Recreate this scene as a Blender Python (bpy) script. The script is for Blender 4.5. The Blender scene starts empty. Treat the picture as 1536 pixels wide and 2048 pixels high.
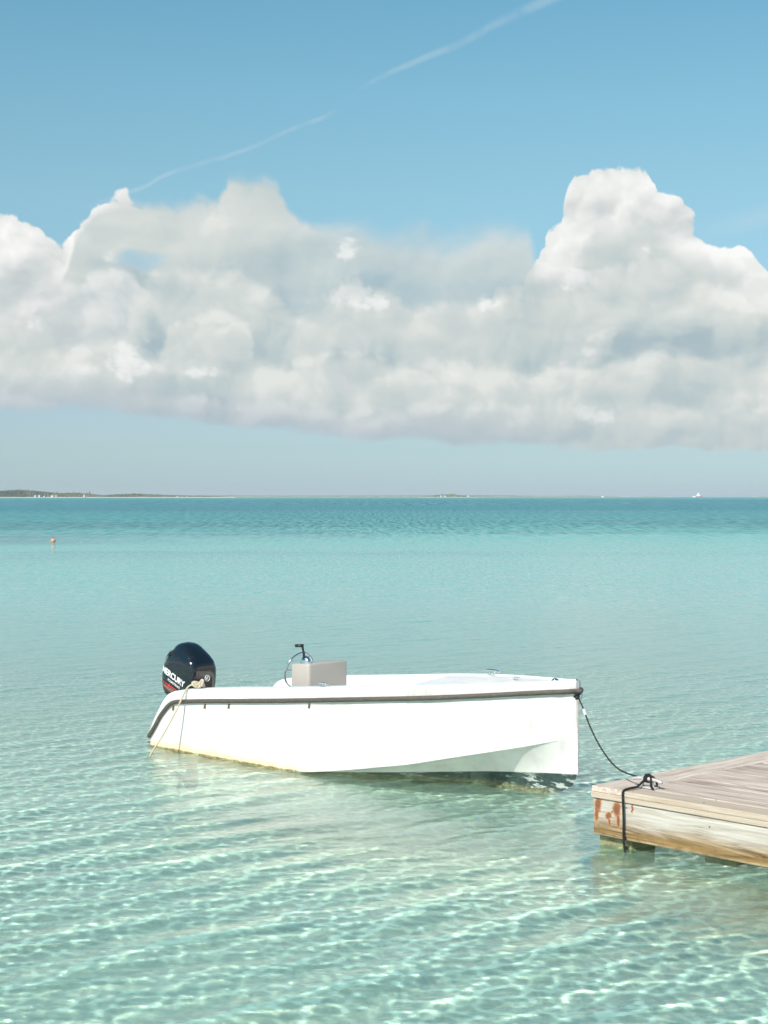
import bpy, bmesh, math, random
import numpy as np
from mathutils import Vector, Matrix
R = math.radians
sc = bpy.context.scene
COL = sc.collection

# ------------------------------------------------------------------ camera
CAM_H = 2.5
cam_d = bpy.data.cameras.new('camera'); cam = bpy.data.objects.new('camera', cam_d); COL.objects.link(cam)
cam_d.sensor_fit = 'HORIZONTAL'; cam_d.sensor_width = 36.0; cam_d.lens = 36.0*3200/1536
cam_d.clip_start = 0.1; cam_d.clip_end = 90000
cam.location = (0, 0, CAM_H); cam.rotation_euler = (R(90-0.555), 0, 0)
sc.camera = cam

# ------------------------------------------------------------------ colour management, sampling
sc.view_settings.view_transform = 'Standard'; sc.view_settings.look = 'None'
sc.view_settings.gamma = 1; sc.view_settings.use_curve_mapping = False
sc.view_settings.exposure = 0.33
sc.render.engine = 'CYCLES'
sc.cycles.use_denoising = True
try: sc.cycles.denoiser = 'OPENIMAGEDENOISE'
except Exception: pass
sc.cycles.max_bounces = 8; sc.cycles.transmission_bounces = 8; sc.cycles.glossy_bounces = 4; sc.cycles.diffuse_bounces = 3
sc.cycles.volume_bounces = 0; sc.cycles.transparent_max_bounces = 8
sc.cycles.sample_clamp_indirect = 3.0; sc.cycles.sample_clamp_direct = 0.0
sc.cycles.caustics_reflective = True; sc.cycles.caustics_refractive = True
sc.cycles.blur_glossy = 0.3

# ------------------------------------------------------------------ sun
SUN = Vector((-0.37, -0.66, 0.66)).normalized()        # towards the sun
sun_d = bpy.data.lights.new('sun', 'SUN'); sun = bpy.data.objects.new('sun', sun_d); COL.objects.link(sun)
sun_d.energy = 5.0; sun_d.angle = R(0.53); sun_d.color = (1.0, 0.955, 0.885)
sun.rotation_euler = SUN.to_track_quat('Z', 'Y').to_euler(); sun.location = (-8, -14, 16)

# ------------------------------------------------------------------ node helper
class V:
    """a socket with arithmetic"""
    def __init__(s, g, sock): s.g, s.s = g, sock
    def _m(s, op, b=None, c=None):
        n = s.g.nt.nodes.new('ShaderNodeMath'); n.operation = op
        for i, x in enumerate((s, b, c)):
            if x is None: continue
            if isinstance(x, V): s.g.nt.links.new(x.s, n.inputs[i])
            else: n.inputs[i].default_value = float(x)
        return V(s.g, n.outputs[0])
    def __add__(s, b): return s._m('ADD', b)
    __radd__ = __add__
    def __sub__(s, b): return s._m('SUBTRACT', b)
    def __rsub__(s, b): return (s*-1)+b
    def __mul__(s, b): return s._m('MULTIPLY', b)
    __rmul__ = __mul__
    def __truediv__(s, b): return s._m('DIVIDE', b)
    def max(s, b): return s._m('MAXIMUM', b)
    def min(s, b): return s._m('MINIMUM', b)
    def abs(s): return s._m('ABSOLUTE')
    def pow(s, b): return s._m('POWER', b)
    def smax(s, b, k): return s._m('SMOOTH_MAX', b, k)
    def ss(s, a, b, lo=0.0, hi=1.0, t='SMOOTHSTEP'):
        n = s.g.nt.nodes.new('ShaderNodeMapRange'); n.interpolation_type = t
        s.g.nt.links.new(s.s, n.inputs['Value'])
        for k, x in (('From Min', a), ('From Max', b), ('To Min', lo), ('To Max', hi)):
            if isinstance(x, V): s.g.nt.links.new(x.s, n.inputs[k])
            else: n.inputs[k].default_value = x
        return V(s.g, n.outputs['Result'])
    def lin(s, a, b, lo=0.0, hi=1.0): return s.ss(a, b, lo, hi, 'LINEAR')
class G:
    def __init__(s, nt): s.nt = nt; nt.nodes.clear()
    def node(s, t, **kw):
        n = s.nt.nodes.new(t)
        for k, x in kw.items(): setattr(n, k, x)
        return n
    def link(s, a, b): s.nt.links.new(a.s if isinstance(a, V) else a, b)
    def vec(s, x, y, z=0.0):
        n = s.node('ShaderNodeCombineXYZ')
        for i, q in enumerate((x, y, z)):
            if isinstance(q, V): s.link(q, n.inputs[i])
            else: n.inputs[i].default_value = q
        return n.outputs[0]
    def xyz(s, sock):
        n = s.node('ShaderNodeSeparateXYZ'); s.link(sock, n.inputs[0]); return [V(s, o) for o in n.outputs]
    def vmath(s, op, a, b=None, scale=None):
        n = s.node('ShaderNodeVectorMath', operation=op)
        for i, q in enumerate((a, b)):
            if q is None: continue
            if isinstance(q, (tuple, list)): n.inputs[i].default_value = q
            else: s.link(q, n.inputs[i])
        if scale is not None:
            if isinstance(scale, V): s.link(scale, n.inputs['Scale'])
            else: n.inputs['Scale'].default_value = scale
        return n.outputs[0]
    def noise(s, vec, scale, detail=4, rough=0.5, dist=0.0, lac=2.0, col=False, dim='3D'):
        n = s.node('ShaderNodeTexNoise', noise_dimensions=dim); s.link(vec, n.inputs['Vector'])
        n.inputs['Scale'].default_value = scale; n.inputs['Detail'].default_value = detail
        n.inputs['Roughness'].default_value = rough; n.inputs['Distortion'].default_value = dist
        n.inputs['Lacunarity'].default_value = lac
        return n.outputs['Color'] if col else V(s, n.outputs['Fac'])
    def vor(s, vec, scale, feature='F1', smooth=0.5, out='Distance', rand=1.0, dim='3D'):
        n = s.node('ShaderNodeTexVoronoi', feature=feature, voronoi_dimensions=dim); s.link(vec, n.inputs['Vector']); n.inputs['Scale'].default_value = scale
        n.inputs['Randomness'].default_value = rand
        if feature == 'SMOOTH_F1': n.inputs['Smoothness'].default_value = smooth
        return V(s, n.outputs[out])
    def curve(s, v, pts, lo, hi):
        """float curve through pts (x in [lo,hi])"""
        n = s.node('ShaderNodeFloatCurve'); c = n.mapping.curves[0]; n.mapping.use_clip = False
        ys = [p[1] for p in pts]; y0, y1 = min(ys), max(ys)
        P = [((x-lo)/(hi-lo), (y-y0)/(y1-y0)) for x, y in pts]
        while len(c.points) < len(P): c.points.new(0.5, 0.5)
        for q, (x, y) in zip(c.points, P): q.location = (x, y)
        n.mapping.update(); n.inputs['Factor'].default_value = 1
        s.link(v.lin(lo, hi), n.inputs['Value'])
        return V(s, n.outputs[0]).lin(0, 1, y0, y1)
    def mix(s, f, a, b, blend='MIX'):
        n = s.node('ShaderNodeMix', data_type='RGBA', blend_type=blend)
        i = [q for q in n.inputs if q.enabled] if False else n.inputs
        if isinstance(f, V): s.link(f, n.inputs[0])
        else: n.inputs[0].default_value = f
        for k, q in ((6, a), (7, b)):
            if isinstance(q, (tuple, list)): n.inputs[k].default_value = (*q[:3], 1)
            else: s.link(q, n.inputs[k])
        return n.outputs[2]
    def ramp(s, v, stops, interp='LINEAR'):
        n = s.node('ShaderNodeValToRGB'); r = n.color_ramp; r.interpolation = interp
        while len(r.elements) < len(stops): r.elements.new(0.5)
        for e, (p, c) in zip(r.elements, stops): e.position = p; e.color = (*c, 1)
        s.link(v, n.inputs[0]); return n.outputs[0]
def S(r, g, b):
    """sRGB 0-255 to linear"""
    return tuple((c/12.92 if c <= .04045 else ((c+.055)/1.055)**2.4) for c in (r/255, g/255, b/255))

# ------------------------------------------------------------------ sky
world = bpy.data.worlds.new('World'); sc.world = world; world.use_nodes = True
def build_sky():
    g = G(world.node_tree)
    g_noise = g.noise; g_vor = g.vor
    g.noise = lambda *a, **k: g_noise(*a, **{**k, 'dim': '2D'})
    g.vor = lambda *a, **k: g_vor(*a, **{**k, 'dim': '2D'})
    tc = g.node('ShaderNodeTexCoord')
    d = g.xyz(tc.outputs['Generated'])
    x, y, z = d
    az = x._m('ARCTAN2', y)                      # 0 towards +Y, radians
    hl = (x*x + y*y)._m('SQRT')
    el = z._m('ARCTAN2', hl)
    u = az*3.2; v = el*3.2                       # thousands of the photograph's pixels
    sky = g.node('ShaderNodeTexSky', sky_type='NISHITA', sun_disc=False, altitude=0, air_density=1.0, dust_density=0.4, ozone_density=3.0)
    sky.sun_elevation = math.asin(SUN.z); sky.sun_rotation = math.atan2(SUN.x, SUN.y)
    # tint of the clear sky with height
    tint = g.ramp(v.lin(0, 1.6), [(p, tuple(q/1.4 for q in c)) for p, c in ((.02, (.66,.88,1.20)), (.058, (.68,.85,1.06)), (.11, (.78,.86,1.0)), (.37, (1.08,1.29,1.09)), (.49, (1.07,1.39,1.17)), (.6, (.96,1.41,1.21)), (1.0, (.80,1.3,1.18)))])
    clear = g.mix(1.0, sky.outputs[0], tint, 'MULTIPLY')
    P = g.vec(u, v, 0)
    # cloud noises (direction space, 1 unit = 1000 px)
    P = g.vec(u, v, 0)
    wx, wy, _ = g.xyz(g.noise(g.vec(u+SKY_SEED, v+1.7), 3.0, 5, 0.6, col=True))
    wx = wx-0.5; wy = wy-0.5
    def puff(du, dv, fine=True):
        p = g.vec(u + wx*0.16 + du, v*1.1 + wy*0.13 + dv)
        r = (1-g.vor(p, 6.5)*1.35)*0.66 + (1-g.vor(p, 16.0)*1.35)*0.26
        if fine: r = r + (1-g.vor(p, 40.0)*1.35)*0.10 + (g.noise(p, 60, 3, 0.6)-0.5)*0.10
        return r - 0.42
    hump = puff(0, 0); humpl = puff(-0.014, 0.020, False)
    rel = (hump-humpl)                          # lit from the upper left
    soft = g.noise(g.vec(u + wx*0.10, v + wy*0.1), 4.5, 5, 0.5)-0.5
    softl = g.noise(g.vec(u + wx*0.10-0.02, v + wy*0.1+0.04), 4.5, 2, 0.5)-0.5
    n2 = g.noise(g.vec(u+5.2 + wx*0.05, v*1.7), 3.4, 6, 0.55)-0.5
    streak = g.noise(g.vec(u+2.0, v*4.0), 2.2, 5, 0.5)-0.5
    GREY = [(0.0, S(166,187,195)), (0.3, S(189,203,205)), (0.55, S(204,213,211)), (0.8, S(216,221,218)), (1.0, S(233,235,231))]
    WHITE = [(0.0, S(192,201,204)), (0.35, S(212,217,217)), (0.62, S(232,234,232)), (1.0, S(252,252,250))]
    CB = lambda pts: g.curve(u + wx*0.025, pts, -3.0, 3.0)
    def layer(under, env, kh, ks, soft_edge, ramp, top, fall, krel, ksoft, opac=1.0, kw=0.05):
        e = env + hump*kh + wy*kw + (soft*0.7+n2*0.5)*ks - v
        a = e.ss(0.0, soft_edge)
        sh = (rel*krel + (soft-softl)*ksoft + streak*0.75 + n2*0.3 + top - e.ss(0.0, 0.22)*fall).max(0).min(1)
        f = a*opac if not isinstance(opac, V) else a*opac
        return g.mix(f, under, g.ramp(sh, ramp)), a
    C = lambda pts: g.curve(u + wx*0.05 + wy*0.03, pts, -3.0, 3.0)
    envb = CB([(-3.0,.42),(-2.2,.52),(-1.4,.40),(-.95,.50),(-.80,.50),(-.762,.535),(-.70,.55),(-.63,.53),(-.57,.57),(-.53,.585),(-.49,.58),(-.42,.50),(-.1,.36),(.22,.40),(.295,.44),(.318,.535),(.348,.545),(.358,.570),(.368,.605),(.40,.635),(.435,.665),(.48,.655),(.515,.645),(.533,.605),(.55,.572),(.60,.548),(.66,.505),(.71,.475),(.75,.42),(.86,.36),(1.3,.50),(1.9,.35),(2.4,.48),(3.0,.42)])
    envf = C([(-3.0,.38),(-2.0,.46),(-1.2,.36),(-.80,.33),(-.68,.36),(-.635,.46),(-.59,.54),(-.49,.585),(-.42,.588),(-.335,.60),(-.325,.612),(-.312,.648),(-.25,.648),(-.215,.635),(-.18,.585),(-.155,.57),(-.07,.565),(.05,.55),(.14,.555),(.24,.575),(.30,.52),(.335,.455),(.385,.475),(.42,.55),(.50,.565),(.56,.525),(.62,.50),(.68,.475),(.76,.41),(1.2,.42),(2.0,.36),(3.0,.38)])
    env3 = C([(-3.0,.33),(-1.5,.38),(-.8,.36),(-.66,.35),(-.56,.33),(-.50,.40),(-.42,.45),(-.34,.46),(-.25,.43),(-.16,.41),(-.08,.425),(-.01,.425),(.08,.41),(.15,.42),(.25,.40),(.34,.42),(.45,.45),(.55,.47),(.65,.42),(.72,.37),(1.1,.36),(2,.30),(3.0,.33)])
    env4 = C([(-3.0,.28),(-1.5,.25),(-.78,.27),(-.70,.33),(-.62,.30),(-.52,.27),(-.43,.34),(-.36,.355),(-.27,.31),(-.15,.29),(-.05,.30),(.05,.29),(.15,.30),(.30,.29),(.45,.30),(.54,.28),(.66,.29),(.80,.28),(1.5,.3),(3.0,.28)])
    env5 = C([(-3.0,.18),(-1.5,.2),(-.8,.22),(-.6,.20),(-.45,.22),(-.3,.19),(-.15,.20),(.0,.17),(.1,.20),(.25,.19),(.4,.21),(.55,.19),(.7,.18),(.85,.2),(2,.18),(3.0,.18)])
    c, db = layer(clear, envb, .085, .03, .010, WHITE, .70, .36, 1.2, .9, 1.0, .02)
    fade = u.ss(-.24, -.10)*u.ss(.30, .42, 1, 0)          # the bank is thin here and lets the blue through
    c, df = layer(c, envf, .045, .03, u.ss(-.2, .0, .03, .085), GREY, .62, .35, .5, 1.0, (v*0-fade*0.10+0.97))
    gapm = (1-((u+.475)*9).pow(2)-((v-.462-(u+.475)*.25)*30).pow(2) + (soft+n2)*3.5+hump*1.5).ss(0.3, 1.5)
    c = g.mix(gapm*0.7, c, clear)
    heap = C([(-3.0,.2),(-2.0,.40),(-1.2,.25),(-.82,.44),(-.70,.465),(-.62,.44),(-.56,.465),(-.50,.44),(-.44,.38),(-.36,.25),(-.3,.15),(.30,.15),(.36,.38),(.42,.44),(.50,.47),(.60,.45),(.70,.40),(.8,.3),(1.6,.4),(3.0,.2)])
    c, _ = layer(c, heap, .07, .06, .03, WHITE, .56, .34, 1.0, 1.2, .72)
    c, _ = layer(c, env3, .05, .10, .035, GREY, .78, .60, .9, 1.0, .80)
    c, _ = layer(c, env4, .06, .10, .03, GREY, .84, .72, .9, 1.3, .80)
    c, _ = layer(c, env5, .05, .08, .03, GREY, .76, .50, .9, 1.2, .72)
    # small bright caps that break through
    capn = g.noise(g.vec(u+7.7, v*1.5), 9.0, 6, 0.65)-0.5
    capm = None
    for cx, cy, rx, ry in [(-.09,.497,.055,.022),(.382,.422,.045,.024),(-.505,.27,.085,.045),(-.61,.252,.09,.022),(-.345,.250,.045,.02),(-.04,.400,.10,.032),(-.775,.29,.03,.04),(.44,.16,.08,.025),(-.70,.325,.05,.03),(.135,.245,.05,.02),(.20,.385,.03,.02)]:
        q = 1-((u-cx)*(1/rx)).pow(2)-((v-cy)*(1/ry)).pow(2)
        capm = q if capm is None else capm.max(q)
    cap = (capm + capn*4.2 + hump*2.5 + soft*2).ss(0.35, 1.35)
    c = g.mix(cap*0.62, c, g.ramp((rel*1.2+capm*0.25+.55).max(0).min(1), WHITE))
    bottom = C([(-3.0,.13),(-1.6,.16),(-.9,.17),(-.76,.165),(-.6,.162),(-.45,.15),(-.3,.135),(-.14,.112),(.0,.104),(.2,.104),(.4,.092),(.55,.088),(.9,.09),(1.8,.14),(3.0,.13)])
    eb2 = v - bottom + (g.noise(g.vec(u, v*2), 9, 5, 0.55)-0.5)*0.03 + wy*0.03
    base = eb2.ss(0.0, u.ss(.2,.6,.02,.008))
    c = g.mix((1-eb2.ss(0.0, 0.10))*u.ss(.1,.5,.65,.15), c, S(168,184,198))
    c2 = g.mix(base, clear, c)
    # contrail
    line = v - (u*-0.0 + g.curve(u, [(-1.2,.42),(-.483,.600),(-.438,.625),(-.353,.654),(-.318,.664),(-.168,.725),(-.118,.744),(-.033,.806),(.062,.8475),(.152,.880),(.232,.920),(.332,.958),(.7,1.09)], -1.2, .7))
    wob = (g.noise(P, 8, 3, 0.5)-0.5)*0.007
    tw = u.ss(-.1, .4, .0055, .013)
    tr = (line+wob).abs()/tw
    trail = tr.ss(0.2, 1.3, 1.0, 0.0)*g.noise(P, 9, 4, 0.6).ss(0.30, 0.62, 0.25, 1.0)*u.ss(-.62, -.5)*u.ss(.40, .6, 1, 0)*(1-(1-((u+.075)*18).pow(2)).max(0)*.75)
    c2b = g.mix(trail*0.25*(1-db)*(1-df*0.8), c2, S(205,222,230))
    ray = (v-(u*0.22+.375)).abs().ss(0.0, 0.035, 1, 0)*u.ss(.55, .75)*u.ss(1.1, 1.3, 1, 0)
    c3 = g.mix(ray*0.22, c2b, S(205,220,228))
    bg = g.node('ShaderNodeBackground'); g.link(g.mix(1.0, c3, (.80,.80,.80), 'MULTIPLY'), bg.inputs[0])
    # the cloud colours are written as seen; the clear sky is scaled by strength
    sk = g.node('ShaderNodeMix', data_type='RGBA')
    bg.inputs[1].default_value = 1.0
    # split strengths
    sky_scaled = g.vmath('SCALE', sky.outputs[0], scale=SKY_STRENGTH)
    for l in list(g.nt.links):
        if l.from_socket == sky.outputs[0] and l.to_node.type == 'MIX':
            to = l.to_socket; g.nt.links.remove(l); g.nt.links.new(sky_scaled, to)
    out = g.node('ShaderNodeOutputWorld'); g.link(bg.outputs[0], out.inputs[0])
    return g
SKY_STRENGTH = 0.14; SKY_SEED = 12.1
world.cycles.sampling_method = 'NONE'
# ------------------------------------------------------------------ object helpers
def tag(o, label=None, cat=None, group=None, kind=None):
    if label: o['label'] = label
    if cat: o['category'] = cat
    if group: o['group'] = group
    if kind: o['kind'] = kind
    return o
def mesh_obj(name, verts, faces, mat=None, parent=None, smooth=True, uv=None):
    m = bpy.data.meshes.new(name); m.from_pydata([tuple(v) for v in verts], [], faces); m.update()
    if smooth: m.polygons.foreach_set('use_smooth', [True]*len(m.polygons))
    if mat:
        for q in (mat if isinstance(mat, (list, tuple)) else [mat]): m.materials.append(q)
    o = bpy.data.objects.new(name, m); COL.objects.link(o)
    if parent: o.parent = parent
    return o
def big_mesh(name, co, quads, mat, smooth=True):
    m = bpy.data.meshes.new(name); nv = len(co); nf = len(quads)
    m.vertices.add(nv); m.vertices.foreach_set('co', co.astype(np.float32).ravel())
    m.loops.add(nf*4); m.loops.foreach_set('vertex_index', quads.astype(np.int32).ravel())
    m.polygons.add(nf); m.polygons.foreach_set('loop_start', np.arange(0, nf*4, 4, dtype=np.int32))
    m.polygons.foreach_set('loop_total', np.full(nf, 4, dtype=np.int32))
    m.polygons.foreach_set('use_smooth', np.full(nf, smooth))
    m.update(calc_edges=True); m.materials.append(mat)
    o = bpy.data.objects.new(name, m); COL.objects.link(o); return o
def material(name):
    m = bpy.data.materials.new(name); m.use_nodes = True; return m, G(m.node_tree)
def principled(g, **kw):
    n = g.node('ShaderNodeBsdfPrincipled'); o = g.node('ShaderNodeOutputMaterial'); g.link(n.outputs[0], o.inputs[0])
    for k, x in kw.items():
        k = k.replace('_', ' ')
        if isinstance(x, V) or isinstance(x, bpy.types.NodeSocket): g.link(x, n.inputs[k])
        elif isinstance(x, (tuple, list)): n.inputs[k].default_value = (*x[:3], 1)
        else: n.inputs[k].default_value = x
    return n
def bump(g, h, strength=0.5, dist=0.01, normal=None):
    n = g.node('ShaderNodeBump'); n.inputs['Strength'].default_value = strength; n.inputs['Distance'].default_value = dist
    g.link(h, n.inputs['Height'])
    if normal: g.link(normal, n.inputs['Normal'])
    return n.outputs[0]

# ------------------------------------------------------------------ sea
rng = np.random.default_rng(7)
def wave_set():
    """wavelength, direction, amplitude, phase of many small sine waves"""
    W = []
    main = math.radians(128)                    # the ripples run up and to the left, their crests slanting right
    for lam, n, spread, slope in ((1.1, 8, 14, .011), (0.56, 18, 12, .028), (0.36, 16, 22, .018), (0.20, 26, 40, .022), (0.12, 34, 75, .019), (0.07, 40, 100, .018)):
        for k in range(n):
            l = lam*math.exp(rng.normal(0, .16)); a = main + math.radians(rng.normal(0, spread))
            kk = 2*math.pi/l
            W.append((l, kk*math.cos(a), kk*math.sin(a), slope/math.sqrt(n)/kk*1.4, rng.uniform(0, 6.283)))
    return W
WAVES = wave_set()
def wave_height(X, Y, spacing):
    Z = np.zeros_like(X)
    for l, kx, ky, A, ph in WAVES:
        f = np.clip((l/spacing-2.6)/2.0, 0, 1)
        if f.max() <= 0: continue
        q = kx*X; q += ky*Y; q += ph
        Z += (A*f)*np.sin(q)
    return Z
def caustic_map():
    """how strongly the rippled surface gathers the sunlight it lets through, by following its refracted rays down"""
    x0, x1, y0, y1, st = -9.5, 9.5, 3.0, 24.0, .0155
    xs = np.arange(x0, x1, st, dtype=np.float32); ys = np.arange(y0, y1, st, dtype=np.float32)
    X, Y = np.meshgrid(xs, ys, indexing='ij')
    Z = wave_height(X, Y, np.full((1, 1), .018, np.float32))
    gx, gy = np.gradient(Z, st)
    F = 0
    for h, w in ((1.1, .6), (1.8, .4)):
        px = (X + gx*h*.25*CAUSTIC_STRENGTH - x0)/st; py = (Y + gy*h*.25*CAUSTIC_STRENGTH - y0)/st
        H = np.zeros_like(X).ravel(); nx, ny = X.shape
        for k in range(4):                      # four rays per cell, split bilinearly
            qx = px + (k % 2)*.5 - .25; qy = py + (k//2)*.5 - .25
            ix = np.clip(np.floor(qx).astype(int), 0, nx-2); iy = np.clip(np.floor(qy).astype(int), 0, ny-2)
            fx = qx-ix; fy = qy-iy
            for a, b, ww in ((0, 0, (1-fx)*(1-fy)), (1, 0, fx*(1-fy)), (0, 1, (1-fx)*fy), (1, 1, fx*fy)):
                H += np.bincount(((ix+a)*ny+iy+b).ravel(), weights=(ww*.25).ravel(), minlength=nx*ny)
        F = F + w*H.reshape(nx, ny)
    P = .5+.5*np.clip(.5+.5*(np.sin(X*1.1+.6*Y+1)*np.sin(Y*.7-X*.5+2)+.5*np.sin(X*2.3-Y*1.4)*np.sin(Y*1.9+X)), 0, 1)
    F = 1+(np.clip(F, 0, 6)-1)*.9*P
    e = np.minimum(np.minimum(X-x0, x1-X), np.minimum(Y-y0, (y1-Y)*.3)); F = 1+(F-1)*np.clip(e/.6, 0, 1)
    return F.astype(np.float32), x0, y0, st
CAUSTIC_STRENGTH = 2.7
def build_sea():
    # fan of quads, fine near the shore, ever coarser towards the horizon
    r = [3.2]
    while r[-1] < 42: r.append(r[-1]*(1+0.0021))
    while r[-1] < 12000: r.append(r[-1]*(1+0.0021*(1+(r[-1]-42)/60 if r[-1] < 400 else 12)))
    r = np.array(r, dtype=np.float32); half = math.radians(21); na = 640
    a = np.linspace(-half, half, na, dtype=np.float32)
    RR, AA = np.meshgrid(r, a, indexing='ij')
    X = RR*np.sin(AA); Y = RR*np.cos(AA)
    sp = np.maximum(RR*(2*half/na), np.gradient(r)[:, None])
    Z = wave_height(X, Y, sp)
    edge = np.clip((half-np.abs(AA))/math.radians(1.5), 0, 1)*np.clip((RR-3.2)/.5, 0, 1)
    Z *= edge
    co = np.stack([X, Y, Z], -1).reshape(-1, 3)
    i = np.arange(len(r)-1)[:, None]*na + np.arange(na-1)[None, :]
    q = np.stack([i, i+1, i+na+1, i+na], -1).reshape(-1, 4)
    # the rest of the disc
    nb = 48; b = np.linspace(half, 2*math.pi-half, nb)
    rr = [3.2, 8, 20, 60, 250, 2000, r[-1]]
    ex = np.array([[R_*math.sin(t), R_*math.cos(t), 0] for R_ in rr for t in b])
    j = np.arange(len(rr)-1)[:, None]*nb + np.arange(nb-1)[None, :]
    q2 = np.stack([j, j+1, j+nb+1, j+nb], -1).reshape(-1, 4) + len(co)
    n1 = len(co)+len(ex)
    ring = np.linspace(0, 2*math.pi, 25)[:-1]
    cc = np.array([[3.2*math.sin(t), 3.2*math.cos(t), 0] for t in ring] + [[0, 0, 0]])
    q3 = np.array([[n1+24, n1+2*k, n1+2*k+1, n1+(2*k+2) % 24] for k in range(12)])
    co = np.concatenate([co, ex, cc]); q = np.concatenate([q, q2, q3])
    F, x0, y0, st = caustic_map()
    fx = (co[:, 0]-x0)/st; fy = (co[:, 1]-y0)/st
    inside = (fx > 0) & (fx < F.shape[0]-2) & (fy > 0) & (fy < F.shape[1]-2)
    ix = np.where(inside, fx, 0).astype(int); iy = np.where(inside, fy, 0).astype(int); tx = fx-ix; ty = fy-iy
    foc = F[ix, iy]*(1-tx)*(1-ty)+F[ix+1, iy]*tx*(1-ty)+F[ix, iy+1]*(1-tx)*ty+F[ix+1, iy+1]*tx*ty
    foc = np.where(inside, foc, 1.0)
    m, g = material('sea_water')
    geo = g.node('ShaderNodeNewGeometry'); x, y, z = g.xyz(geo.outputs['Position'])
    d = (x*x + y*y)._m('SQRT')
    # ripple relief too fine for the mesh, wider the farther out
    def rip(scale, sx, near0, near1, far0, far1, amp):
        w = d.ss(near0, near1)*d.ss(far0, far1, 1, 0)
        p = g.vec((x*.80+y*.60)*sx, (y*.80-x*.60)*1.0, 0)
        return g.noise(p, scale, 3, 0.6, dim='2D')*w*amp
    h = rip(9, .55, 9, 18, 60, 140, .014) + rip(2.6, .55, 26, 50, 200, 500, .06) + rip(.7, .45, 90, 220, 900, 2500, .30) + rip(.16, .35, 500, 1500, 6000, 20000, 1.2) + rip(38, .7, 4, 9, 18, 30, .0016)
    nrm = bump(g, h, 1.0, 1.0)
    # depth colour: sandbars, deep channel, weed patches
    bands = g.noise(g.vec(x*.004, y*.011), 1.0, 4, .55, dim='2D')
    ly = (y.max(1.0))._m('LOGARITHM', 10.0)
    warp = (g.noise(g.vec(x*.02, y*.012), 1.0, 3, .5, dim='2D')-0.5)*(ly*.05)
    fineband = (g.noise(g.vec(x*.0015, ly*26), 1.0, 3, .5, dim='2D')-0.5)
    body = g.ramp((ly+warp).lin(0.8, 4.0), SEA_BODY)
    weed = (g.noise(g.vec(x*.012+3, y*.03), 1.0, 5, .6, dim='2D')+warp*2).ss(.42, .62)
    weedm = weed*y.ss(55, 75)*y.ss(700, 1500, 1, 0)
    leftpatch = ((x+35).abs()/30).ss(.3, 1.0, 1, 0)*((y-93)/13).abs().ss(.5, 1.1, 1, 0)
    body = g.mix(((weedm*.6).max(leftpatch*.85))*(fineband+.9).min(1), body, SEA_WEED)
    grain = g.noise(g.vec(x*7, y*.9), 1.0, 3, .6, dim='2D')*d.ss(25, 60)*d.ss(60, 120, 1, 0) + g.noise(g.vec(x*2.2, y*.16), 1.0, 4, .65, dim='2D')*d.ss(60, 120)*d.ss(350, 600, 1, 0) + g.noise(g.vec(x*.45, y*.022), 1.0, 4, .65, dim='2D')*d.ss(350, 600) + d.ss(25, 60, .5, 0)
    turb = g.curve(ly, [(.6, .13), (.9, .13), (1.12, .14), (1.3, .38), (1.5, .75), (1.8, 1.0), (4.8, 1.0)], .6, 4.8)
    refr = g.node('ShaderNodeBsdfRefraction'); refr.inputs['IOR'].default_value = 1.345; refr.inputs['Roughness'].default_value = 0.0
    refr.inputs['Color'].default_value = (*SEA_TINT, 1); g.link(nrm, refr.inputs['Normal'])
    at = g.node('ShaderNodeAttribute', attribute_name='painted_caustics'); fo = V(g, at.outputs['Fac'])
    tra = g.node('ShaderNodeBsdfTransparent'); g.link(g.vmath('SCALE', tuple(q*1.0 for q in SEA_TINT), scale=fo*TRA_GAIN), tra.inputs['Color'])  # caustic light painted into the transmission colour
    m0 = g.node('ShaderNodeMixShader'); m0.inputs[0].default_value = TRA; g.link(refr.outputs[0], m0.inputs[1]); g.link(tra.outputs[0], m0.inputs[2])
    dif = g.node('ShaderNodeBsdfDiffuse')
    glo = g.node('ShaderNodeBsdfGlossy'); glo.inputs['Color'].default_value = (1, 1, 1, 1)
    g.link(d.ss(20, 400, 0.0, .22), glo.inputs['Roughness']); g.link(nrm, glo.inputs['Normal'])
    fr = g.node('ShaderNodeFresnel'); fr.inputs['IOR'].default_value = 1.345; g.link(nrm, fr.inputs['Normal'])
    g.link(g.vmath('SCALE', body, scale=1+(grain-.5)*d.ss(80, 140, .5, 1.8)), dif.inputs['Color'])  # light and dark of far wave faces painted into the body colour
    m1 = g.node('ShaderNodeMixShader'); g.link(turb, m1.inputs[0]); g.link(m0.outputs[0], m1.inputs[1]); g.link(dif.outputs[0], m1.inputs[2])
    # far away only the wave faces turned to the eye are seen, so less sky is mirrored
    fres = V(g, fr.outputs[0])*d.ss(45, 135, 1.0, .27)*(1+(grain-.5)*(d.ss(60, 130, 1.6, 4.5))).max(.12)
    m2 = g.node('ShaderNodeMixShader'); g.link(fres, m2.inputs[0]); g.link(m1.outputs[0], m2.inputs[1]); g.link(glo.outputs[0], m2.inputs[2])
    out = g.node('ShaderNodeOutputMaterial'); g.link(m2.outputs[0], out.inputs[0])
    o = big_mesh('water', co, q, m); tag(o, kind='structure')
    fa = o.data.attributes.new('painted_caustics', 'FLOAT', 'POINT'); fa.data.foreach_set('value', foc.astype(np.float32))  # painted caustic light net, one value per vertex
    return o
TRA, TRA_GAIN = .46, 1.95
SEA_TINT = (.85, .985, .905)
SEA_WEED = (.075, .19, .215)
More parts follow.
